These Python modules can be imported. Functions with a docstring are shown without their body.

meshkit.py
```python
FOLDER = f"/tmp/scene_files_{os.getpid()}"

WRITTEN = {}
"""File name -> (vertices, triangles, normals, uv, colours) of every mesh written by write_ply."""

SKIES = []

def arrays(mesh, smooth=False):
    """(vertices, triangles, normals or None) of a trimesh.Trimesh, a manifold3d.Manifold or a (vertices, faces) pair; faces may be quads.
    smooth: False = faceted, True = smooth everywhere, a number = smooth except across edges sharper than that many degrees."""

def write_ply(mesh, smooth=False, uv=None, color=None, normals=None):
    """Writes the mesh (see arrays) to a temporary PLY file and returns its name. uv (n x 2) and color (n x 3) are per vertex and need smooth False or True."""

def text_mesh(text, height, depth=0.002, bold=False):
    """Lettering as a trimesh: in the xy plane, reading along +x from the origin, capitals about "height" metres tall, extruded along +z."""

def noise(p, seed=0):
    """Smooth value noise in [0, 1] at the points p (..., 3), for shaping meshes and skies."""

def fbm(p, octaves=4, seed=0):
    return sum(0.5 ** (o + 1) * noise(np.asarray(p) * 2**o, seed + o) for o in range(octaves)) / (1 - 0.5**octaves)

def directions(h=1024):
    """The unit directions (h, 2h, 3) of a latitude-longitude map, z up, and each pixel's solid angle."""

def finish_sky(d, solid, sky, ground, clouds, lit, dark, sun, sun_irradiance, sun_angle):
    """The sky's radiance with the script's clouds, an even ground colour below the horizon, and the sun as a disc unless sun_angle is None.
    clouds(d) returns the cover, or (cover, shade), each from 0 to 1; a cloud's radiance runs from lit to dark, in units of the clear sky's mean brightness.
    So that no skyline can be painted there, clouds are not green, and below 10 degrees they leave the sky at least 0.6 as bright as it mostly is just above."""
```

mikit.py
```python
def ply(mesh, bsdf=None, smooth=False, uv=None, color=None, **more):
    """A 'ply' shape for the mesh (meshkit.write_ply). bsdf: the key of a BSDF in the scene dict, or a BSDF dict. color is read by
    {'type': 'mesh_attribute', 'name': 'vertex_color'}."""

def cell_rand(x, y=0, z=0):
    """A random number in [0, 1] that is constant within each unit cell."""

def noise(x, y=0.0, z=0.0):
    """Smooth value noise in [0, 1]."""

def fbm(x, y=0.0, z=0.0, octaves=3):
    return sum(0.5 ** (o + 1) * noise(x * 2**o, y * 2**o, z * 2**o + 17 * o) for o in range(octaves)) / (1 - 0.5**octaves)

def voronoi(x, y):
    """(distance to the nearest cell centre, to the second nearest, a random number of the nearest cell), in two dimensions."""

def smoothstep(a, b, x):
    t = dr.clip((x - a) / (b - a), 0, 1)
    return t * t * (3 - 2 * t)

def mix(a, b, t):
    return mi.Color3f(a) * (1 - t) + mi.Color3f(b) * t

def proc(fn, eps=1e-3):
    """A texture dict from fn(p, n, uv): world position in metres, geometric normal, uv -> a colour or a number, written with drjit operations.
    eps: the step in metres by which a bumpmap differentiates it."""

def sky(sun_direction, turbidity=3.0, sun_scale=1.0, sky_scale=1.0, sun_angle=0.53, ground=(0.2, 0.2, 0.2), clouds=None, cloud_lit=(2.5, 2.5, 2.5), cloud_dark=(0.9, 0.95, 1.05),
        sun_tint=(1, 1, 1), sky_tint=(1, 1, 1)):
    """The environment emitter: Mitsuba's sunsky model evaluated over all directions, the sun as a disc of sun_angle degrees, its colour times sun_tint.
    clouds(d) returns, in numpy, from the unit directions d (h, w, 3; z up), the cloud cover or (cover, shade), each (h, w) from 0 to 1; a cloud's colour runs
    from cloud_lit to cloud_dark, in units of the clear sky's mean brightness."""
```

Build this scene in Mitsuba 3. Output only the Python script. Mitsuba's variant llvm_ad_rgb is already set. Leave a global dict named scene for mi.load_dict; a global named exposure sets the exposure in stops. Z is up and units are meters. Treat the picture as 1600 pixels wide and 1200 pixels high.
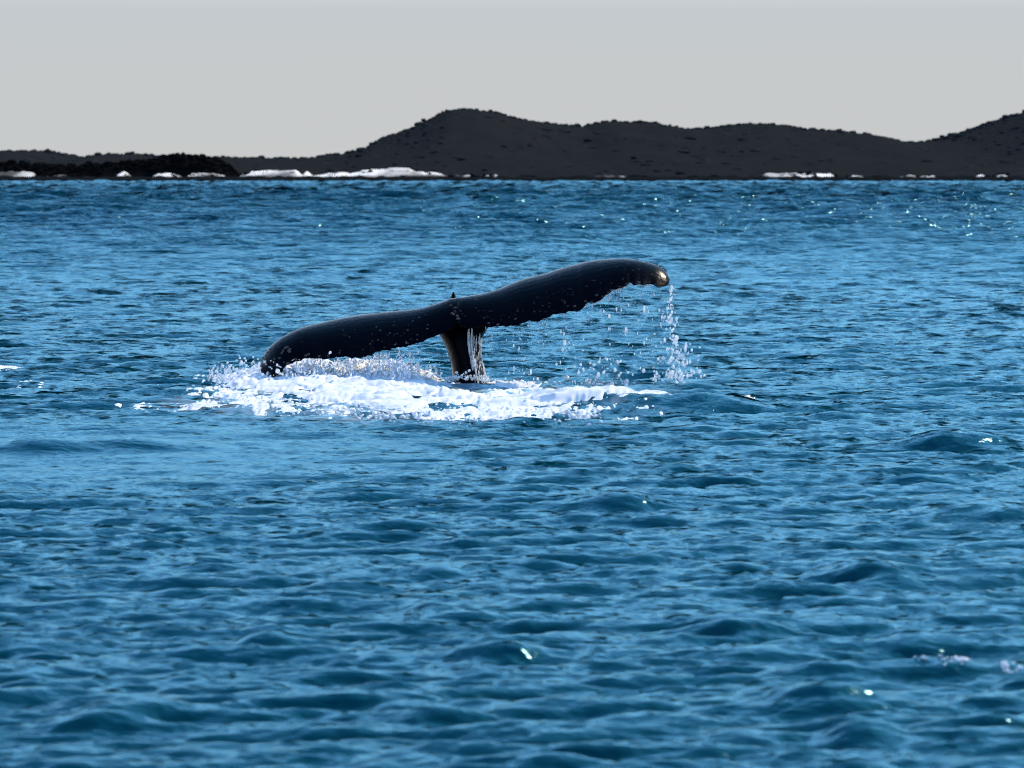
import math, random
import numpy as np, trimesh, manifold3d, drjit as dr, mitsuba as mi
import mikit, meshkit
from scipy.ndimage import map_coordinates, gaussian_filter, spline_filter
from scipy.interpolate import PchipInterpolator
from mikit import proc, noise, fbm, smoothstep, mix

T = mi.ScalarTransform4f
R = np.random.default_rng(7)
scene, labels = {}, {}

# ------------------------------------------------------------------ camera, light, exposure
F, CX, CY, HORIZON, EYE = 5680.0, 800.0, 600.0, 274.0, 2.3      # lens in pixels of a 1600 x 1200 frame; the eye stands 2.3 m over the sea
PITCH = math.atan((CY - HORIZON) / F)
FWD = np.array([0, math.cos(PITCH), -math.sin(PITCH)])
UP = np.array([0, math.sin(PITCH), math.cos(PITCH)])
scene['camera'] = {'type': 'thinlens', 'fov': math.degrees(2 * math.atan(800 / F)), 'fov_axis': 'x', 'near_clip': 0.5, 'far_clip': 20000.0,
                   'aperture_radius': 0.014, 'focus_distance': 40.0,
                   'to_world': T().look_at(origin=[0, 0, EYE], target=[0, FWD[1], EYE + FWD[2]], up=[0, 0, 1])}
exposure = 1.7
SUN_AZ, SUN_EL = math.radians(41), math.radians(44)             # to the right of the view and beyond the whale
SUN = [math.sin(SUN_AZ) * math.cos(SUN_EL), math.cos(SUN_AZ) * math.cos(SUN_EL), math.sin(SUN_EL)]


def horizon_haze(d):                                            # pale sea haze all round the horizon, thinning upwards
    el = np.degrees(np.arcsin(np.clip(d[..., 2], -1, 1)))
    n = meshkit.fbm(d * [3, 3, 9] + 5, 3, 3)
    sun_boost = np.clip((d @ (np.array(SUN) / np.linalg.norm(SUN)) + 0.1) / 0.85, 0, 1)
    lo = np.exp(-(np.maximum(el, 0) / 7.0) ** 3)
    return np.clip(0.46 * lo + 0.53 * np.exp(-(np.maximum(el, 0) / 26) ** 2) + 0.03 * (n - 0.5), 0, 1), 1 - np.clip((el - 2.5) / 7, 0, 1) * (0.30 + 0.70 * sun_boost)   # low air kept murky; haze above and sunward brightened to light the water


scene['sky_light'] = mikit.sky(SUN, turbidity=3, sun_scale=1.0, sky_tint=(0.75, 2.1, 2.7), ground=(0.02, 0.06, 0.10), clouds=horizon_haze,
                               cloud_lit=(3.7, 3.75, 3.95), cloud_dark=(0.96, 0.96, 0.955))  # upper sky made bluer and brighter for its light on the sea


def at(px, py, y):                                              # the point at distance y that stands at a pixel of the photograph
    d = FWD + (px - CX) / F * np.array([1.0, 0, 0]) + (CY - py) / F * UP
    return np.array([0, 0, EYE]) + d * (y / d[1])


def on_sea(px, py):
    d = FWD + (px - CX) / F * np.array([1.0, 0, 0]) + (CY - py) / F * UP
    return (np.array([0, 0, EYE]) + d * (-EYE / d[2]))[:2]


# ------------------------------------------------------------------ materials
def sea_ripple(p, n, uv):
    far = smoothstep(40, 160, p.y) * (1 - 0.55 * smoothstep(250, 700, p.y))                               # the open water beyond is rougher than the lee of the splash
    return 0.6 * fbm(p.x * 8.0, p.y * 15.0, 0, 2) + 0.25 * noise(p.x * 31 + 3, p.y * 43, 0) + far * 26.0 * fbm(p.x * 1.5, p.y * 2.2, 0, 3)


def sea_body(p, n, uv):
    t = fbm(p.x * 0.05 + 7, p.y * 0.03, 0, 3)
    # fine bubbles stirred into the water round the tail make it pale there
    r = dr.square((p.x + 0.9) / 2.7) + dr.square((p.y - 37.3) / 3.9)
    milk = smoothstep(1.25, 0.35, r) * smoothstep(0.40, 0.68, 0.65 * fbm(p.x * 1.9, p.y * 0.55, 0, 3) + 0.35 * fbm(p.x * 11, p.y * 4, 3, 2))
    return mix(mix((0.0002, 0.036, 0.045), (0.0002, 0.022, 0.045), t), (0.38, 0.50, 0.56), milk * 0.85)


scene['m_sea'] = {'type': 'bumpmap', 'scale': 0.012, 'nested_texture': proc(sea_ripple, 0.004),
                  'bsdf': {'type': 'roughplastic', 'diffuse_reflectance': proc(sea_body), 'specular_reflectance': {'type': 'rgb', 'value': (0.39, 0.81, 1.0)}, 'alpha': 0.05, 'int_ior': 1.333}}  # blue put into the reflection colour, so the grey sky mirrors blue


def skin_color(p, n, uv):
    a = fbm(p.x * 5, p.y * 5, p.z * 5, 3)
    spots = smoothstep(0.80, 0.88, noise(p.x * 33, p.y * 33, p.z * 33)) * smoothstep(0.42, 0.62, noise(p.x * 3.1 + 4, p.y * 3, p.z * 3))
    scars = smoothstep(0.93, 0.97, noise(p.x * 9 + p.z * 22, p.y * 40, p.z * 8 - p.x * 4)) * 0.5
    return mix(mix((0.0007, 0.0007, 0.0022), (0.0014, 0.0013, 0.0036), a), (0.07, 0.05, 0.05), dr.minimum(spots * 0.5 + scars * 0.2, 1.0))


def skin_relief(p, n, uv):
    return fbm(p.x * 26, p.y * 26, p.z * 26, 3)


scene['m_skin'] = {'type': 'bumpmap', 'scale': 0.0025, 'nested_texture': proc(skin_relief, 0.004),
                   'bsdf': {'type': 'principled', 'base_color': proc(skin_color), 'roughness': 0.2, 'specular': 0.03}}
scene['m_barnacle'] = {'type': 'principled', 'base_color': {'type': 'rgb', 'value': (0.075, 0.073, 0.076)}, 'roughness': 0.9, 'specular': 0.08}


def foam_color(p, n, uv):
    thin = smoothstep(0.50, 0.74, 0.6 * fbm(p.x * 2.6, p.y * 0.9, p.z * 6, 3) + 0.4 * fbm(p.x * 13, p.y * 5, p.z * 13, 2))
    return mix(mix((0.90, 0.92, 0.93), (0.97, 0.97, 0.97), fbm(p.x * 8, p.y * 8, p.z * 8, 2)), (0.42, 0.56, 0.66), thin * 0.8)     # thin froth lets the water show


scene['m_foam'] = {'type': 'principledthin', 'base_color': proc(foam_color), 'roughness': 0.6, 'diff_trans': 0.22, 'spec_trans': 0.0, 'eta': 1.333}
scene['m_spray'] = {'type': 'principledthin', 'base_color': {'type': 'rgb', 'value': (0.95, 0.97, 1.0)}, 'roughness': 0.3, 'diff_trans': 1.3, 'spec_trans': 0.35, 'eta': 1.333}


def scrub(lo, hi, f):
    def fn(p, n, uv):
        return mix(lo, hi, fbm(p.x * f, p.y * f, p.z * f * 2, 3))
    return {'type': 'diffuse', 'reflectance': proc(fn)}


scene['m_scrub'] = scrub((0.020, 0.0222, 0.0238), (0.029, 0.032, 0.034), 0.15)  # toned lighter than the headland scrub, standing in for distance haze
scene['m_dark_scrub'] = scrub((0.004, 0.004, 0.004), (0.008, 0.008, 0.008), 0.2)
scene['m_rock'] = scrub((0.006, 0.0075, 0.0085), (0.014, 0.016, 0.018), 0.3)
scene['m_ground'] = scrub((0.0135, 0.0152, 0.0165), (0.0195, 0.022, 0.0235), 0.15)
scene['m_sand'] = {'type': 'diffuse', 'reflectance': proc(lambda p, n, uv: mix((0.07, 0.07, 0.068), (0.80, 0.77, 0.71), smoothstep(0.34, 0.56, fbm(p.x * 0.045 + 2.3, p.y * 0.02, p.z * 0.15, 3))))}

# ------------------------------------------------------------------ the sea
PEAK = 2 * math.pi / 1.05


def cascade(L, N, kmin, kmax, seed, wind=math.radians(-80), PEAK=PEAK):
    r = np.random.default_rng(seed)
    k1 = 2 * np.pi * np.fft.fftfreq(N, L / N)
    kx, ky = np.meshgrid(k1, k1, indexing='xy')
    k = np.hypot(kx, ky)
    k[0, 0] = 1
    c = np.cos(np.arctan2(ky, kx) - wind)
    D = np.where(c > 0, c ** 8, 0.06 * c ** 8) + 0.02
    S = k ** -4 * np.exp(-1.25 * (PEAK / k) ** 2) * D
    S *= 1 / (1 + np.exp(-(k / kmin - 1) * 12)) / (1 + np.exp((k / kmax - 1) * 12))
    S[0, 0] = 0
    h = (r.normal(size=S.shape) + 1j * r.normal(size=S.shape)) * np.sqrt(S / 2) * (2 * np.pi / L)
    z = np.fft.ifft2(h) * N * N
    dx = np.fft.ifft2(-1j * kx / k * h) * N * N
    dy = np.fft.ifft2(-1j * ky / k * h) * N * N
    return [np.real(a) for a in (z, dx, dy)], L


LOW, HIGH = cascade(61.0, 512, 0.05, 7.0, 11), cascade(8.3, 512, 7.0, 110.0, 12)
SWELL = cascade(233.0, 512, 0.02, 4.0, 13, math.radians(-76), 2 * math.pi / 7.5)
GAIN = 0.0165 / math.hypot(LOW[0][0].std(), HIGH[0][0].std())
SWELL_GAIN = 0.23 / SWELL[0][0].std() / GAIN
CHOP = 0.75


SMOOTH = {id(c): [spline_filter(f, 2, mode='grid-wrap') for f in c[0]] for c in (LOW, HIGH, SWELL)}


def sample(casc, x, y, order=2):
    fields, L = SMOOTH[id(casc)], casc[1]
    N = fields[0].shape[0]
    c = np.array([np.ravel(y) / L * N, np.ravel(x) / L * N])
    return [map_coordinates(f, c, order=order, mode='grid-wrap', prefilter=False).reshape(x.shape) * GAIN for f in fields]


def crest(px, py, a, sx, front=0.28, back=0.6, skew=0.0):
    x, y = on_sea(px, py)
    return (x, y, a * 1.25, sx, front, back, skew)


CRESTS = [crest(960, 637, 0.112, 1.1, 0.34, 0.8), crest(400, 645, 0.07, 0.6, 0.3, 0.5), crest(1505, 700, 0.12, 0.5), crest(1365, 905, 0.085, 0.26, 0.2, 0.5),
          crest(1280, 1105, 0.07, 0.26, 0.2, 0.45), crest(960, 790, 0.07, 0.3, 0.22, 0.5), crest(690, 962, 0.05, 0.2, 0.18, 0.4), crest(790, 1030, 0.05, 0.2, 0.16, 0.4),
          crest(170, 1130, 0.06, 0.22, 0.2, 0.4, 0.5), crest(1150, 990, 0.05, 0.3, 0.2, 0.4), crest(60, 705, 0.08, 0.4), crest(1340, 1150, 0.05, 0.14, 0.15, 0.3),
          crest(410, 1010, 0.05, 0.16, 0.16, 0.4), crest(1540, 805, 0.06, 0.35), crest(200, 700, 0.07, 0.5), crest(1090, 640, 0.07, 0.6)]


def sea(x, y, spacing=0.0):
    """The displaced surface over the rest positions x, y; waves shorter than about twice the spacing are left out."""
    a, b = sample(LOW, x * 0.85, y * 1.15), sample(HIGH, x * 1.0, y * 1.15)    # the crests run long across the wind
    slick = np.exp(-(((x + 3.4) / 3.3) ** 2 + ((y - 30.3) / 4.0) ** 2) ** 2)
    wb = (1 - 0.62 * slick) * np.clip(1.25 - np.asarray(spacing) / 0.35, 0, 1)
    wa = (1 - 0.25 * slick)
    patch = 0.75 + 0.5 * meshkit.fbm(np.stack([x * 0.09, y * 0.05, 0 * x], -1), 3, 5)
    rough = 1 + 0.6 * np.clip((y - 36) / 70, 0, 1)
    wa, wb = wa * rough * 0.92, wb * patch * 1.22 * rough
    z = a[0] * wa + b[0] * wb
    open_sea = np.clip((y - 55) / 260, 0, 1) ** 1.0              # outside the bay's lee the chop is higher
    if np.max(open_sea) > 0:
        z = z + sample(SWELL, x, y)[0] * SWELL_GAIN * open_sea
    for cx, cy, h, sx, fr, bk, sk in CRESTS:
        u, v = (x - cx) / sx, (y - cy - sk * (x - cx))
        z = z + h * np.exp(-u * u) * np.where(v < 0, np.exp(-(v / fr) ** 2), np.exp(-(v / bk) ** 2))
    return x + CHOP * (a[1] * wa + b[1] * wb), y + CHOP * (a[2] * wa + b[2] * wb), z


def sea_z(x, y):
    x, y = np.asarray(x, float), np.asarray(y, float)
    return sea(x, y)[2]


rows = [4.0, 6.0, 8.0, 10.0, 11.0]
while rows[-1] < 9000:
    d = rows[-1]
    rows.append(d + (0.020 + 0.0030 * max(d - 12, 0) if d < 330 else 0.975 + 0.0045 * (d - 330) if d < 1500 else 60.0))
rows = np.array(rows)
tan = np.linspace(-0.155, 0.155, 640)
side = 0.155 + np.cumsum(0.0006 * 1.22 ** np.arange(34))
tan = np.concatenate([-side[::-1], tan, side])
ty, tt = np.meshgrid(rows, tan, indexing='ij')
gap = np.repeat(np.diff(rows, append=rows[-1] * 1.02)[:, None], len(tan), 1)
sx_, sy_, sz_ = sea(tt * ty, ty, gap)
fade = np.clip(1 - (ty - 1300) / 200, 0, 1)
V = np.stack([sx_, sy_, sz_ * fade], -1).reshape(-1, 3)
i, j = np.meshgrid(np.arange(len(rows) - 1), np.arange(len(tan) - 1), indexing='ij')
q = i * len(tan) + j
Q = np.stack([q, q + 1, q + 1 + len(tan), q + len(tan)], -1).reshape(-1, 4)


def put(key, mesh, mat, smooth=True, label=None, cat=None, kind=None, group=None):
    scene[key] = mikit.ply(mesh, mat, smooth=smooth)
    e = {k: v for k, v in (('label', label), ('category', cat), ('kind', kind), ('group', group)) if v}
    if e:
        labels[key] = e
    return key


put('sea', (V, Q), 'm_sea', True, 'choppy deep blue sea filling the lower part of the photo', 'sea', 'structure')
print('sea', len(rows), len(tan), len(Q) * 2, 'rms', sz_[:1000].std())


# ------------------------------------------------------------------ island, headland, beach, forest
def px_curve(points):
    p = np.array(points, float)
    return PchipInterpolator(p[:, 0], p[:, 1])


SKYLINE = px_curve([(-700, 215), (-400, 236), (-200, 226), (-60, 233), (0, 233), (40, 233), (70, 232), (100, 237), (130, 242), (160, 241), (190, 237), (220, 237), (250, 241), (290, 240),
                    (330, 242), (380, 243), (430, 244), (470, 244), (510, 240), (550, 235), (575, 227), (600, 214), (625, 205), (650, 195), (675, 183), (690, 175), (715, 168), (740, 169),
                    (770, 172), (800, 181), (830, 186), (860, 190), (885, 193), (910, 194), (930, 189), (950, 186), (990, 188), (1015, 188), (1050, 194), (1080, 198), (1110, 196), (1160, 191),
                    (1190, 192), (1220, 194), (1260, 200), (1300, 202), (1340, 206), (1360, 210), (1380, 216), (1400, 220), (1430, 218), (1460, 215), (1490, 206), (1520, 197), (1550, 186),
                    (1580, 177), (1600, 173), (1680, 150), (1760, 142), (1900, 165), (2100, 205), (2300, 240)])
CANOPY = 1.6                                                     # metres that the crowns add


def land(y_shore, y_ridge, y_back, x0, x1, nx, ny, ridge_z, seed, amp):
    px = np.linspace(x0, x1, nx)
    yy = np.concatenate([np.linspace(y_shore, y_ridge, ny), np.linspace(y_ridge, y_back, ny // 2)[1:]])
    X0 = (px - CX) / F
    out = np.zeros((len(yy), nx, 3))
    zr = ridge_z(px)
    for r, y in enumerate(yy):
        t = (y - y_shore) / (y_ridge - y_shore) if y <= y_ridge else 1 - (y - y_ridge) / (y_back - y_ridge)
        s = t * t * (3 - 2 * t) if y > y_ridge else 1 - (1 - t) ** 1.7
        x = X0 * y_ridge
        n = meshkit.fbm(np.stack([x / 45, 0 * x + y / 45, 0 * x], -1), 4, seed) - 0.5
        out[r] = np.stack([x, 0 * x + y, -0.6 + (zr + 0.6) * s + amp * n * np.sin(np.pi * np.clip(t, 0, 1)) * zr * 0.25], -1)
    i, j = np.meshgrid(np.arange(len(yy) - 1), np.arange(nx - 1), indexing='ij')
    q = i * nx + j
    return out, np.stack([q, q + 1, q + 1 + nx, q + nx], -1).reshape(-1, 4)


def clump(seed, sub=1):
    m = trimesh.creation.icosphere(subdivisions=sub)
    v = np.array(m.vertices)
    v *= (0.72 + 0.55 * meshkit.noise(v * 1.7 + 10, seed))[:, None]
    v[:, 2] *= 0.75
    return v, np.array(m.faces)


CLUMPS = [clump(s) for s in range(6)] + [clump(s, 0) for s in range(6, 12)]


def forest(P, size, r, coarse=None):
    vs, fs, n = [], [], 0
    for k, (p, s) in enumerate(zip(P, size)):
        v, f = CLUMPS[r.integers(6) + (6 if coarse is not None and coarse[k] else 0)]
        a = r.uniform(0, 2 * np.pi)
        ca, sa = np.cos(a), np.sin(a)
        w = np.stack([v[:, 0] * ca - v[:, 1] * sa, v[:, 0] * sa + v[:, 1] * ca, v[:, 2]], -1) * s * r.uniform(0.8, 1.25, 3) * ([1, 1, 0.5] if coarse is not None and coarse[k] else [1, 1, 1])
        vs.append(w + p)
        fs.append(f + n)
        n += len(v)
    return np.vstack(vs), np.vstack(fs)


def ridge_island(px):
    return (HORIZON - SKYLINE(px)) / F * 1900 * 1.0 + EYE - CANOPY * 0.9


LV, LQ = land(1512, 1900, 2400, -680, 2280, 700, 40, ridge_island, 3, 0.9)
put('island_hills', (LV.reshape(-1, 3), LQ), 'm_ground', True, 'low dark island hills under scrub along the horizon', 'hills', 'structure')
NT = 15000
ii, jj = R.integers(1, 40, NT), R.integers(3, 696, NT)
ridge = R.random(NT) < 0.16
ii[ridge] = R.integers(36, 41, ridge.sum())
P = LV[ii, jj] + R.normal(0, [1.4, 3, 0.3], (NT, 3)) - np.stack([0 * ii, 0 * ii, np.where(ridge, 0.4, 1.0)], -1)
put('island_forest', forest(P, R.gamma(9, 0.16, NT) * np.where(ridge, 0.85, 1.25), R, ~ridge), 'm_scrub', True, 'dense dark scrub and low trees covering the island hills', 'forest', 'stuff')

HEAD = px_curve([(-400, 262), (-250, 250), (-100, 252), (0, 252), (60, 254), (100, 257), (150, 254), (190, 252), (230, 248), (255, 243), (290, 239), (320, 243), (345, 248), (358, 256), (368, 268), (376, 279)])


def ridge_head(px):
    return np.maximum((HORIZON - HEAD(px)) / F * 1500 + EYE - 0.8, -0.5)


HV, HQ = land(1484, 1500, 1540, -400, 376, 300, 14, ridge_head, 9, 0.6)
put('headland', (HV.reshape(-1, 3), HQ), 'm_dark_scrub', True, 'low nearer headland ending in a blunt point at left', 'headland', 'structure')
ii, jj = R.integers(5, 16, 1500), R.integers(2, 298, 1500)
put('headland_forest', forest(HV[ii, jj] + R.normal(0, [0.5, 0.8, 0.2], (1500, 3)), R.gamma(8, 0.11, 1500), R), 'm_dark_scrub', True,
    'almost black bushes on the nearer headland at left', 'bushes', 'stuff')

# white sand: (px, top px) of the sand's upper edge over a foot near the water; between the patches it sinks under the scrub
SAND = px_curve([(-500, 271), (-60, 270), (0, 268), (50, 268), (58, 277), (68, 273), (110, 271), (120, 277), (180, 277), (188, 267), (196, 265), (206, 274), (240, 277), (244, 268), (270, 269), (292, 275),
                 (300, 268), (345, 270), (372, 278), (380, 270), (420, 267), (466, 266), (472, 276), (479, 266), (488, 275), (505, 272), (525, 270), (545, 270), (572, 266), (590, 265), (612, 262), (640, 263),
                 (650, 268), (680, 270), (700, 274), (715, 270), (745, 272), (775, 270), (785, 276), (850, 277), (920, 277), (935, 271), (975, 271), (985, 277), (1100, 276), (1145, 277), (1165, 271), (1178, 275),
                 (1205, 270), (1298, 270), (1305, 273), (1340, 271), (1365, 276), (1372, 269), (1385, 275), (1420, 271), (1470, 273), (1520, 276), (1530, 269), (1550, 276), (1567, 267), (1575, 275), (1620, 271), (2200, 272)])
px = np.linspace(-500, 2200, 2400)
prof = []
for t, y in ((0, 1446), (0.3, 1456), (0.75, 1472), (1.0, 1482.3), (0.8, 1484), (0.0, 1490)):
    rag = meshkit.fbm(np.stack([px / 9, 0 * px, 0 * px], -1), 3, 41)
    top = (HORIZON - gaussian_filter(SAND(px), 2.5) - 2.2 * (1 - np.clip((px - 365) / 15, 0, 1)) * (px > 55) - 3.4 * np.clip((px - 690) / 20, 0, 1) * (1 - 0.8 * (np.abs(px - 1240) < 65)) - 4.0 * (rag - 0.45)) / F * 1482 + EYE
    x = (px - CX) / F * 1480
    n = 0.12 * (meshkit.fbm(np.stack([x * 0.8, 0 * x + y * 0.8, 0 * x], -1), 3, 4) - 0.5)
    prof.append(np.stack([x, 0 * x + y + n * 6, np.where(t > 0, 0.2 + (top - 0.2) * t + n, -0.3)], -1))
BV = np.array(prof)
i, j = np.meshgrid(np.arange(len(BV) - 1), np.arange(len(px) - 1), indexing='ij')
q = i * len(px) + j
put('beach', (BV.reshape(-1, 3), np.stack([q, q + 1, q + 1 + len(px), q + len(px)], -1).reshape(-1, 4)), 'm_sand', True, 'thin broken strip of white sand at the foot of the island', 'beach', 'structure')

jb, ib = R.integers(5, 2395, 5200), R.integers(0, 4, 5200)
nz = meshkit.fbm(np.stack([px[jb] / 14, 0 * jb, 0 * jb], -1), 3, 17)
ok = (nz > 0.5) & (R.random(5200) < 0.75)
P = BV[ib[ok], jb[ok]] + R.normal(0, [0.8, 1.0, 0.15], (ok.sum(), 3))
xs = P
put('beach_scrub', forest(P, R.gamma(5, 0.1, len(xs)), R), 'm_dark_scrub', True, 'dark low bushes breaking up the white sand strip', 'bushes', 'stuff')

# dark rock shelf between the sand and the sea
px = np.linspace(-600, 2300, 1800)
x = (px - CX) / F * 1425
sh = []
for y, z in ((1424, -0.3), (1424.8, 0.6), (1428, 1.3), (1434, 1.7), (1440, 1.9), (1447, -0.2)):
    n = meshkit.fbm(np.stack([x * 0.25, 0 * x + y * 0.25, 0 * x], -1), 4, 8)
    sh.append(np.stack([x, 0 * x + y + (n - 0.5) * 4, z * (0.62 + 0.75 * n)], -1))
SV = np.array(sh)
i, j = np.meshgrid(np.arange(len(SV) - 1), np.arange(len(px) - 1), indexing='ij')
q = i * len(px) + j
put('rocky_shore', (SV.reshape(-1, 3), np.stack([q, q + 1, q + 1 + len(px), q + len(px)], -1).reshape(-1, 4)), 'm_rock', True, 'dark flat rock shelf along the waterline of the island', 'shore', 'structure')

# ------------------------------------------------------------------ the whale's tail
LE = np.array([(408, 581), (409, 570), (413, 558), (422, 545), (437, 532), (452, 523), (467, 516), (505, 506), (555, 496), (605, 490), (655, 485), (685, 478), (700, 473), (708, 470), (716, 470), (730, 468),
               (755, 463), (780, 455), (800, 446), (825, 437), (850, 431), (875, 423), (900, 416), (925, 410), (950, 407), (975, 406), (1000, 409), (1020, 414), (1035, 421), (1043, 430), (1046, 438)], float)
TE = np.array([(408, 582), (416, 587), (426, 587), (433, 584), (440, 577), (450, 568), (467, 565), (487, 558), (510, 559), (530, 559), (567, 556), (592, 550), (617, 545), (642, 540), (662, 533), (680, 526), (695, 521),
               (708, 514), (715, 503), (722, 513), (738, 514), (755, 511), (785, 510), (810, 505), (835, 501), (850, 496), (875, 489), (905, 483), (914, 476), (937, 468), (946, 460), (962, 452), (975, 447), (992, 442),
               (1017, 444), (1032, 447), (1043, 446), (1046, 440)], float)
CENTRE = 714.0


def resample(P, n):
    """n points: from the left tip to the centre line and on to the right tip, evenly by length on each side."""
    k = int(np.argmin(np.abs(P[:, 0] - CENTRE)))
    out = []
    for part, m in ((P[:k + 1], n // 2), (P[k:], n - n // 2)):
        s = np.concatenate([[0], np.cumsum(np.linalg.norm(np.diff(part, axis=0), axis=1))])
        u = np.linspace(0, s[-1], m, endpoint=part is P[k:] or len(out) == 1)
        out.append(np.stack([PchipInterpolator(s, part[:, c])(u) for c in (0, 1)], -1))
    return np.vstack(out)


NS, NC = 300, 15
le, te = resample(LE, NS), resample(TE, NS)
# the scalloped trailing edge
u = np.linspace(-1, 1, NS)
scallop = 4.2 * (meshkit.fbm(np.stack([u * 38, 0 * u, 0 * u], -1), 3, 2) - 0.5) * 2 + 1.6 * np.abs(np.sin(u * 55 + 3 * np.sin(u * 9)))
w_in = np.clip((np.abs(u) - 0.10) / 0.1, 0, 1) * np.clip((0.97 - np.abs(u)) / 0.05, 0, 1)
chord_px = np.linalg.norm(te - le, axis=1)
w = np.clip(chord_px / 60, 0.05, 1.3)
DIST = 40.0
L3 = np.array([at(a[0], a[1], DIST + 0.42 * ww + 0.05) for a, ww in zip(le, w)])
T3 = np.array([at(a[0], a[1], DIST - 0.38 * ww - 0.03) for a, ww in zip(te, w)])
span = np.gradient((L3 + T3) / 2, axis=0)
chord = T3 - L3
cl = np.linalg.norm(chord, axis=1)
nrm = np.cross(chord, span)
nrm /= np.linalg.norm(nrm, axis=1, keepdims=True) + 1e-12
nrm *= np.sign(-nrm[:, 1:2] + 1e-9)                            # towards the viewer
nrm = gaussian_filter(nrm, (6, 0))
cl = gaussian_filter(cl, 2)
nrm /= np.linalg.norm(nrm, axis=1, keepdims=True)
root = np.exp(-(u / 0.16) ** 2)
thick = 0.12 + 0.09 * root
s = (1 - np.cos(np.linspace(0, np.pi, NC))) / 2
yt = 5 * (0.2969 * np.sqrt(s) - 0.126 * s - 0.3516 * s ** 2 + 0.2843 * s ** 3 - 0.1015 * s ** 4)
rings = []
for a in range(1, NS - 1):
    t_ = yt * thick[a] * cl[a] + 0.006 * np.sin(np.pi * np.clip(s, 0, 1)) + 0.003 * (s > 0) * (s < 1)
    camber = 0.05 * cl[a] * np.sin(np.pi * s)
    base = L3[a] + s[:, None] * chord[a] * (1 + (scallop[a] * w_in[a] / max(chord_px[a], 8)) * s[:, None] ** 5)
    up_, lo_ = base + nrm[a] * (camber + t_)[:, None], base + nrm[a] * (camber - t_)[:, None]
    rings.append(np.vstack([up_, lo_[-2:0:-1]]))
rings = np.array(rings)


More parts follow.
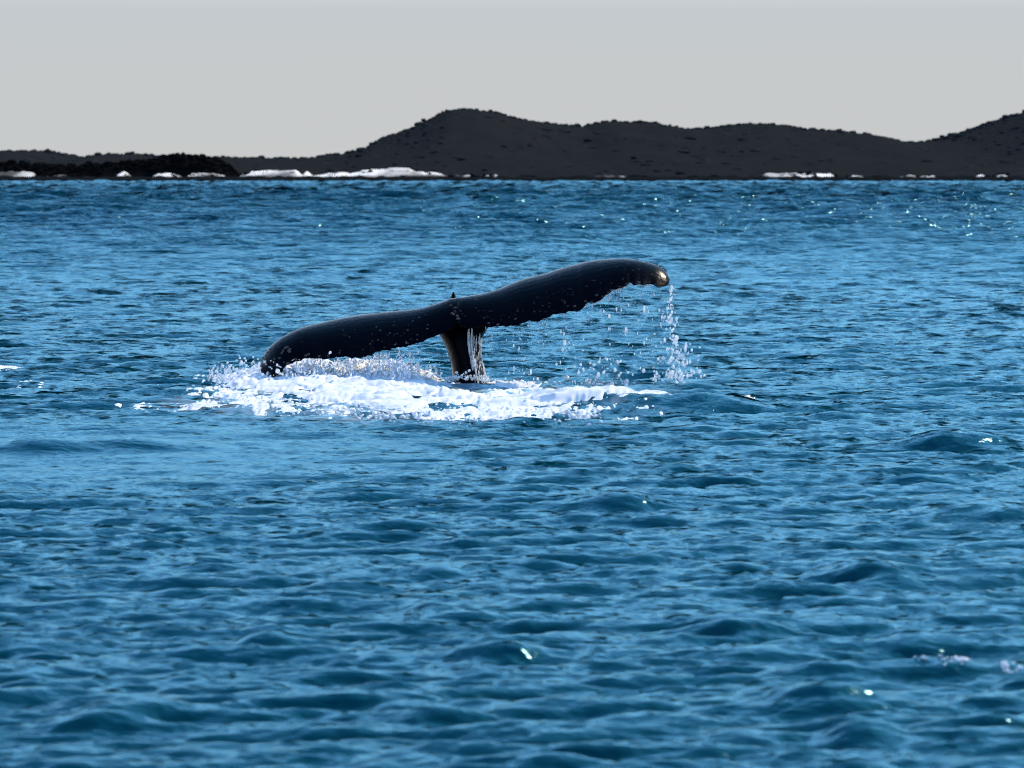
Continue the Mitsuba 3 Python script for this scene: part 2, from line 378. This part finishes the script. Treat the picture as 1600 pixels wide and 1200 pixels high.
def loft(rings, cap0, cap1):
    n, m = rings.shape[:2]
    v = np.vstack([rings.reshape(-1, 3), cap0, cap1])
    f = []
    i, j = np.meshgrid(np.arange(n - 1), np.arange(m), indexing='ij')
    a, b = i * m + j, i * m + (j + 1) % m
    f.append(np.stack([a, b, b + m], -1).reshape(-1, 3))
    f.append(np.stack([a, b + m, a + m], -1).reshape(-1, 3))
    k = np.arange(m)
    f.append(np.stack([(k + 1) % m, k, 0 * k + n * m], -1))
    f.append(np.stack([(n - 1) * m + k, (n - 1) * m + (k + 1) % m, 0 * k + n * m + 1], -1))
    t = trimesh.Trimesh(v, np.vstack(f), process=False)
    if t.volume < 0:
        t.invert()
    return t


def manifold(t):
    return manifold3d.Manifold(manifold3d.Mesh(np.asarray(t.vertices, np.float32), np.asarray(t.faces, np.uint32)))


fluke = loft(rings, (L3[0] + T3[0]) / 2, (L3[-1] + T3[-1]) / 2)
# the tail stock: (py, left px, right px, distance of its middle, half depth)
STOCK = np.array([(680, 700, 775, 40.35, 0.50), (640, 704, 768, 40.30, 0.44), (600, 708, 762, 40.26, 0.38), (580, 706, 758, 40.25, 0.35), (560, 702, 753, 40.24, 0.32), (540, 695, 752, 40.23, 0.29),
                  (526, 688, 755, 40.22, 0.26), (512, 678, 763, 40.22, 0.23), (500, 668, 772, 40.24, 0.19), (492, 664, 776, 40.27, 0.14)], float)
py = np.linspace(492, 680, 40)
prm = [PchipInterpolator(np.sort(STOCK[:, 0]), STOCK[::-1, c])(py) for c in (1, 2, 3, 4)]
ang = np.linspace(0, 2 * np.pi, 40, endpoint=False)
srings = []
for yv, l, r_, dm, hd in zip(py, *prm):
    c = at((l + r_) / 2, yv, dm)
    hw = (r_ - l) / 2 * dm / F
    ca, sa = np.cos(ang), np.sin(ang)
    e = 0.85                                                    # keeled front and back
    srings.append(np.stack([c[0] + hw * np.sign(ca) * np.abs(ca) ** e * (1 - 0.12 * np.abs(sa) ** 3), c[1] + hd * np.sign(sa) * np.abs(sa) ** 1.1, 0 * ang + c[2]], -1))
srings = np.array(srings)
stock = loft(srings, srings[0].mean(0), srings[-1].mean(0))
# the small knob where the back's ridge ends on the leading edge
kp = at(709, 474, 40.46)
knob = manifold3d.Manifold.hull(manifold3d.Manifold.sphere(0.055, 20).scale([1.0, 1.3, 0.7]).translate(kp.tolist()) + manifold3d.Manifold.sphere(0.010, 12).translate((kp + [-0.005, 0.03, 0.115]).tolist()))
whole = manifold(fluke) + manifold(stock) + knob
whole = whole.refine_to_length(0.035)
mm = whole.to_mesh()
wv, wf = np.array(mm.vert_properties[:, :3], float), np.array(mm.tri_verts)
tm = trimesh.Trimesh(wv, wf, process=True)
wv, wf = np.array(tm.vertices), np.array(tm.faces)
jc = at(718, 515, 40.1)
wt = np.exp(-(((wv[:, 0] - jc[0]) / 0.42) ** 2 + ((wv[:, 2] - jc[2]) / 0.2) ** 2) ** 2) * (wv[:, 2] < at(0, 480, 40.3)[2])
ed = tm.edges_unique
deg = np.bincount(ed.ravel(), minlength=len(wv))[:, None]
for k in range(30):
    av = np.zeros_like(wv)
    np.add.at(av, ed[:, 0], wv[ed[:, 1]])
    np.add.at(av, ed[:, 1], wv[ed[:, 0]])
    wv += (0.5 * wt[:, None] + 0.015) * (1 if k % 2 == 0 else -0.55) * (av / deg - wv)
put('whale', (wv, wf), 'm_skin', True, 'black whale diving, its wide tail flukes raised out of the water', 'whale')
print('whale', len(wf), tm.is_watertight)

# barnacles and pale scuffs along the trailing edge and the tips
bv, bf, n0 = [], [], 0
ico = trimesh.creation.icosphere(subdivisions=1)


def barnacle(p, r, flat=0.7):
    global n0
    v = np.array(ico.vertices) * (0.8 + 0.4 * R.random((42, 1))) * r * [1, flat, 0.85]
    bv.append(v + p)
    bf.append(np.array(ico.faces) + n0)
    n0 += 42


def on_blade(a, t, lift=0.0):
    """A point of the side that faces the viewer: station a of the span, t from leading to trailing edge."""
    k = np.clip(t, 0, 1) * (NC - 1)
    ring = rings[np.clip(a - 1, 0, len(rings) - 1)]
    lo = int(min(math.floor(np.interp(np.clip(t, 0, 1), s, np.arange(NC))), NC - 2))
    fr = np.interp(np.clip(t, 0, 1), s, np.arange(NC)) - lo
    return ring[lo] * (1 - fr) + ring[lo + 1] * fr + nrm[a] * lift


for a in R.integers(12, 288, 40):
    if abs(u[a]) < 0.14:
        continue
    barnacle(on_blade(a, R.uniform(0.9, 1.0)), R.uniform(0.008, 0.017))
for a in R.integers(60, 128, 26):
    barnacle(on_blade(a, min(0.99, R.beta(4, 1.8))), R.uniform(0.006, 0.014), 0.4)
for a in R.integers(170, 280, 8):
    barnacle(on_blade(a, R.uniform(0.2, 0.98)), R.uniform(0.006, 0.011), 0.4)
for a in R.integers(272, 297, 24):
    barnacle(on_blade(a, R.choice([R.uniform(0, 0.15), R.uniform(0.6, 1.0)])), R.uniform(0.007, 0.015))
for a in R.integers(3, 26, 22):
    barnacle(on_blade(a, R.uniform(0.2, 1.0)), R.uniform(0.008, 0.018))
for k in range(9):
    barnacle(on_blade(int(R.integers(24, 30)), R.uniform(0.55, 0.75)), R.uniform(0.012, 0.022), 0.5)
for k in range(14):
    q_ = at(715 + R.normal(0, 3.5), 500 + R.normal(0, 6), 39.6)
    barnacle(on_blade(int(150 + R.integers(-4, 4)), R.uniform(0.45, 0.95)), R.uniform(0.008, 0.018), 0.5)
put('whale__barnacle_crust', (np.vstack(bv), np.vstack(bf)), 'm_barnacle', True, 'pale barnacles dotted along the edges and tips of the flukes', None, 'stuff')

# ------------------------------------------------------------------ white water
from shapely.geometry import Polygon
from shapely import contains_xy, distance, points


def sea_poly(pp):
    return Polygon([tuple(on_sea(*p)) for p in pp])


def mask(poly, x, y, soft):
    d = distance(points(x, y), poly.boundary)
    return np.clip(np.where(contains_xy(poly, x, y), d, -d) / soft, -1.5, 1)


def foam_patch(key, polys, label, cat, mound=None, res=(0.017, 0.046), gain=0.09, cut=0.0, seed=0, tall=1.0, holes=()):
    polys = [(sea_poly(p), sft) for p, sft in polys]
    holes = [(*on_sea(hx, hy), hr) for hx, hy, hr in holes]
    b = np.array([p.bounds for p, _ in polys])
    pad = max(sf for _, sf in polys) * 1.5
    x0, y0, x1, y1 = b[:, 0].min() - pad, b[:, 1].min() - pad * 1.5, b[:, 2].max() + pad, b[:, 3].max() + pad * 1.5
    gx, gy = np.meshgrid(np.arange(x0, x1, res[0]), np.arange(y0, y1, res[1]))
    m = np.max([mask(p, gx, gy, sft) for p, sft in polys], axis=0)
    for hx, hy, hr in holes:
        m = m - 1.5 * np.exp(-((gx - hx) / hr) ** 2 - ((gy - hy) / (hr * 2.2)) ** 2)
    P = np.stack([gx, gy, 0 * gx], -1)
    n1 = meshkit.fbm(P * [1.6, 0.5, 1], 4, seed) - 0.5
    n2 = meshkit.fbm(P * [7, 2.2, 1] + 3, 3, seed + 5)
    bill = np.abs(meshkit.fbm(P * [5, 3.5, 1] + 9, 3, seed + 9) - 0.5) * 2
    n3 = meshkit.fbm(P * [32, 9, 1] + 31, 3, seed + 13) - 0.5
    body = m + 2.0 * n1 + cut + 1.3 * n2 + 1.2 * n3 - 0.65
    H = np.zeros_like(gx) if mound is None else mound(gx, gy) * np.clip(m * 2 + 0.5, 0, 1)
    lump = np.clip(body * 1.6, -1, 1) * gain * 0.6 + (n2 - 0.5) * gain * 0.6 + n3 * gain * 0.25 + (bill - 0.25) * gain * 0.4 + H * (0.8 + 0.5 * (n2 - 0.5) + 0.2 * n3) * tall
    wx, wy, wz = sea(gx, gy)
    keep = (body > -0.35) & (lump > -0.3 * gain)
    z = wz + np.maximum(lump, -0.05) - 0.004
    V = np.stack([wx, wy, z], -1)
    # push the billows sideways a little so that the mass is not a height field
    o = np.stack([meshkit.fbm(V * [6, 5, 9] + 20, 2, seed + 2) - 0.5, meshkit.fbm(V * [6, 5, 9] + 50, 2, seed + 3) - 0.5, 0 * gx], -1)
    V = V + o * 0.04 * np.clip(lump / 0.08, 0, 1)[..., None]
    ny, nx = gx.shape
    i, j = np.meshgrid(np.arange(ny - 1), np.arange(nx - 1), indexing='ij')
    k = keep[:-1, :-1] | keep[1:, :-1] | keep[:-1, 1:] | keep[1:, 1:]
    q = (i * nx + j)[k]
    Q = np.stack([q, q + 1, q + 1 + nx, q + nx], -1)
    used, inv = np.unique(Q, return_inverse=True)
    put(key, (V.reshape(-1, 3)[used], inv.reshape(-1, 4)), 'm_foam', True, label, cat, 'stuff')
    print(key, len(Q) * 2)
    return gx, gy, wz, lump


def mound_left(x, y):                                          # thrown up under the left fluke
    a = 0.22 * np.exp(-((y - 40.9) / np.where(y < 40.9, 1.5, 0.5)) ** 2) * np.clip((x + 3.35) / 0.7, 0, 1) * np.clip((-0.75 - x) / 0.6, 0, 1)
    b = 0.03 * np.exp(-((y - 38.2) / 1.6) ** 2) * np.clip((x + 2.4) / 0.7, 0, 1) * np.clip((0.6 - x) / 0.9, 0, 1)
    return a + b


MAIN = [(330, 596), (345, 590), (400, 585), (480, 580), (600, 580), (680, 588), (705, 600), (770, 600), (800, 612), (840, 622), (920, 640), (940, 648), (900, 655), (760, 656), (640, 655), (600, 646), (560, 640), (470, 626), (430, 618), (395, 606), (345, 604)]
THIN = [(250, 636), (330, 634), (420, 640), (560, 648), (540, 652), (420, 645), (300, 642)]
BITS = [(330, 610), (400, 612), (470, 630), (540, 640), (520, 646), (430, 634), (350, 620)]
foam_patch('splash_foam', [(MAIN, 0.65)], 'broad white churned foam under and around the raised whale tail', 'foam', mound_left, gain=0.036, cut=0.0, seed=1, holes=[(740, 609, 0.42), (790, 628, 0.22), (395, 618, 0.2), (560, 640, 0.22), (660, 622, 0.22), (690, 640, 0.15), (850, 638, 0.16), (480, 612, 0.12), (850, 630, 0.3), (905, 634, 0.25), (805, 624, 0.2)])


def mound_right(x, y):
    return 0.09 * np.exp(-((y - 36.5) / 0.3) ** 2) * np.clip((x - 0.0) / 0.3, 0, 1) * np.clip((1.5 - x) / 0.9, 0, 1)


CREST = [(806, 634), (830, 629), (900, 626), (1000, 628), (1066, 632), (1050, 636), (980, 636), (900, 637), (830, 639)]
foam_patch('crest_foam', [(CREST, 0.25)], 'long white foam line breaking on the dark wave right of the tail', 'foam', mound_right, gain=0.04, cut=0.6, seed=21)
foam_patch('front_foam', [(THIN, 0.6), (BITS, 0.9)], 'thin broken foam streaks on the smooth water in front of the splash, at left', 'foam', gain=0.03, cut=0.0, seed=31)
for k, (pp, lab) in enumerate([([(0, 574), (14, 575), (22, 580), (10, 583), (0, 583)], 'tiny whitecap at the left edge, the upper of two'),
                               ([(28, 594), (40, 593), (50, 599), (44, 604), (34, 601)], 'small whitecap near the left edge, just below the topmost one'),
                               ([(1112, 624), (1170, 623), (1175, 628), (1120, 630)], 'foam scrap floating right of the dark wave by the splash')]):
    key = 'whitecap' + ('_%03d' % k if k else '')
    foam_patch(key, [(pp, 0.30)], lab, 'whitecap', res=(0.012, 0.03), gain=0.025, cut=0.1 if k < 2 else -0.3, seed=40 + k)
    labels[key].pop('kind')

# ------------------------------------------------------------------ flying and falling water
ico0 = trimesh.creation.icosphere(subdivisions=1)
IV, IF = np.array(ico0.vertices), np.array(ico0.faces)


class Drops:
    def __init__(self):
        self.v, self.f, self.n = [], [], 0

    def drop(self, p, r, stretch=1.0):
        self.v.append(IV * (0.75 + 0.5 * R.random((42, 1))) * [r, r, r * stretch] + p)
        self.f.append(IF + self.n)
        self.n += 42

    def mesh(self):
        return np.vstack(self.v), np.vstack(self.f)


for k, (px_, py_, wd, n, lab) in enumerate([(1434, 1046, 5, 9, 'small fleck of bubbles on a dark wave at lower right, the leftmost of three'), (1486, 1048, 16, 16, 'strung out fleck of bubbles on a wave at lower right, the middle of three'),
                                            (1578, 1052, 9, 8, 'fleck of bubbles nearest the right edge at lower right')]):
    d = Drops()
    for t in range(n):
        x_, y_ = on_sea(px_ + R.normal(0, wd), py_ + R.normal(0, 2))
        d.drop([x_, y_, sea_z([x_], [y_])[0] + 0.004], R.gamma(4, 0.0017) + 0.003, 0.7)
    put('foam_fleck' + ('_%03d' % k if k else ''), d.mesh(), 'm_foam', True, lab, 'foam', 'stuff')

d = Drops()                                                     # the cascade that leaves the right tip
for k in range(270):
    t = R.random() ** 0.7
    yy_ = 447 + t * 158
    cx = 1043 + 20 * t + 6 * math.sin(yy_ * 0.06) + R.normal(0, 2.5 + 15 * t)
    if meshkit.noise(np.array([cx * 0.08, yy_ * 0.07, 1.0])) < 0.36:
        continue
    d.drop(at(cx, yy_, DIST + R.normal(0, 0.15)), R.gamma(2.2, 0.0026) + 0.003, R.uniform(1, 2.2))
for k in range(50):                                             # the spread of the splash at its foot
    a = R.normal(0, 1)
    d.drop(at(1055 + a * 22, 604 - abs(R.normal(0, 24)), DIST + R.normal(0, 0.3)), R.gamma(3, 0.003) + 0.004, 1.2)
put('tip_cascade', d.mesh(), 'm_spray', True, 'column of white drops falling from the right fluke tip to the sea', 'water drops', 'stuff')

d = Drops()                                                     # drips along the right fluke's trailing edge
for k in range(26):
    a = int(R.integers(166, 284))
    x0, y0 = te[a]
    ln = R.gamma(2.0, 16) if x0 < 930 else R.gamma(2.0, 12)
    yy_, xx = y0 + 1, x0 + R.normal(0, 0.5)
    while yy_ < min(y0 + ln, 600):
        d.drop(at(xx + R.normal(0, 0.35), yy_, DIST - 0.35 * w[a] + R.normal(0, 0.01)), R.uniform(0.002, 0.0042), R.uniform(1.2, 4))
        yy_ += R.uniform(1.5, 4.5) * (1 + 0.02 * (yy_ - y0))
for k in range(120):
    xx = R.uniform(770, 1040)
    y0 = np.interp(xx, te[150:, 0], te[150:, 1])
    d.drop(at(xx, R.uniform(y0 + 5, 606), DIST + R.normal(-0.2, 0.2)), R.gamma(2.5, 0.0019) + 0.0025, R.uniform(1, 3))
for k in range(60):
    xx = R.normal(950, 34)
    d.drop(at(xx, R.uniform(560, 612), DIST + R.normal(-0.1, 0.2)), R.gamma(2.5, 0.003) + 0.003, R.uniform(1, 1.5))
for k in range(130):                                            # edge beads
    a = int(R.integers(235, 286))
    d.drop(at(te[a, 0] + R.normal(0, 1), te[a, 1] + R.uniform(-1, 4), DIST - 0.38 * w[a]), R.uniform(0.004, 0.011), R.uniform(1, 1.8))
put('dripping_water', d.mesh(), 'm_spray', True, 'thin drips and beads falling from the right fluke edge', 'water drops', 'stuff')

d = Drops()                                                     # the broken curtain that pours from the left fluke
while d.n < 42 * 1900:
    x0 = R.uniform(445, 655)
    y0 = np.interp(x0, te[:150, 0], te[:150, 1])
    yy_ = y0 + R.random() ** 0.7 * (594 - y0)
    dens = (0.30 + 0.55 * np.exp(-((x0 - 600) / 42) ** 2) + 0.3 * np.exp(-((x0 - 485) / 18) ** 2)) * meshkit.noise(np.array([x0 * 0.12, yy_ * 0.045, 1.0])) * 1.3 + 0.25 * (yy_ - 575) / 20
    if R.random() > dens:
        continue
    d.drop(at(x0 + R.normal(0, 1.5), yy_, DIST - 0.25 + R.normal(0, 0.16)), R.gamma(2.2, 0.0017) + 0.0025, R.uniform(1, 3.5))
put('water_curtain', d.mesh(), 'm_spray', True, 'broken curtain of water pouring off the left fluke into the foam', 'water drops', 'stuff')

d = Drops()                                                     # specks thrown round the splash
for k in range(1500):
    xx = R.uniform(325, 690)
    d.drop(at(xx, 588 - abs(R.normal(0, 12)) + 0.03 * abs(xx - 520), DIST + R.normal(0.2, 0.4)), R.gamma(2.0, 0.003) + 0.003, 1)
for k in range(800):
    xx, yy_ = R.uniform(330, 940), 0
    yy_ = np.interp(xx, [330, 430, 560, 640, 940], [612, 636, 648, 654, 650]) + R.normal(0, 6)
    p = on_sea(xx, yy_)
    d.drop([p[0], p[1], sea_z(p[0:1], p[1:2])[0] + abs(R.normal(0, 0.03))], R.gamma(2.0, 0.004) + 0.003, 0.8)
for k in range(240):
    xx = R.uniform(805, 1075)
    d.drop(at(xx, 604 - abs(R.normal(0, 5)) + (1 if xx < 1000 else 6), DIST + R.normal(0, 0.2)), R.gamma(2.5, 0.0035) + 0.003, 1)
for k in range(130):
    xx = R.uniform(695, 765)
    d.drop(at(xx, 592 - abs(R.normal(0, 4)) + 0.1 * abs(xx - 730), DIST - 0.15 + R.normal(0, 0.05)), R.gamma(2.5, 0.003) + 0.003, 1)
d_spray = d
d = Drops()                                                     # white drops stand for running water and wet sheen on the tail stock
for k in range(150):
    a0 = R.uniform(-1.2, -0.15) if k > 45 else R.normal(-1.08, 0.07)
    r0 = R.uniform(6, 24)
    i0, j0 = int(r0), int((a0 % (2 * np.pi)) / (2 * np.pi) * 40)
    d.drop(srings[i0, j0] * (1 - r0 + i0) + srings[min(i0 + 1, 39), j0] * (r0 - i0), R.uniform(0.004, 0.008) if k > 45 else R.uniform(0.008, 0.013), R.uniform(4, 9))
put('wet_sheen_runoff', d.mesh(), 'm_spray', True, 'white drops for running water and wet sheen on the right side of the tail stock', 'water drops', 'stuff')
d = d_spray
put('splash_spray', d.mesh(), 'm_foam', True, 'white specks of spray scattered along the edges of the foam', 'spray', 'stuff')
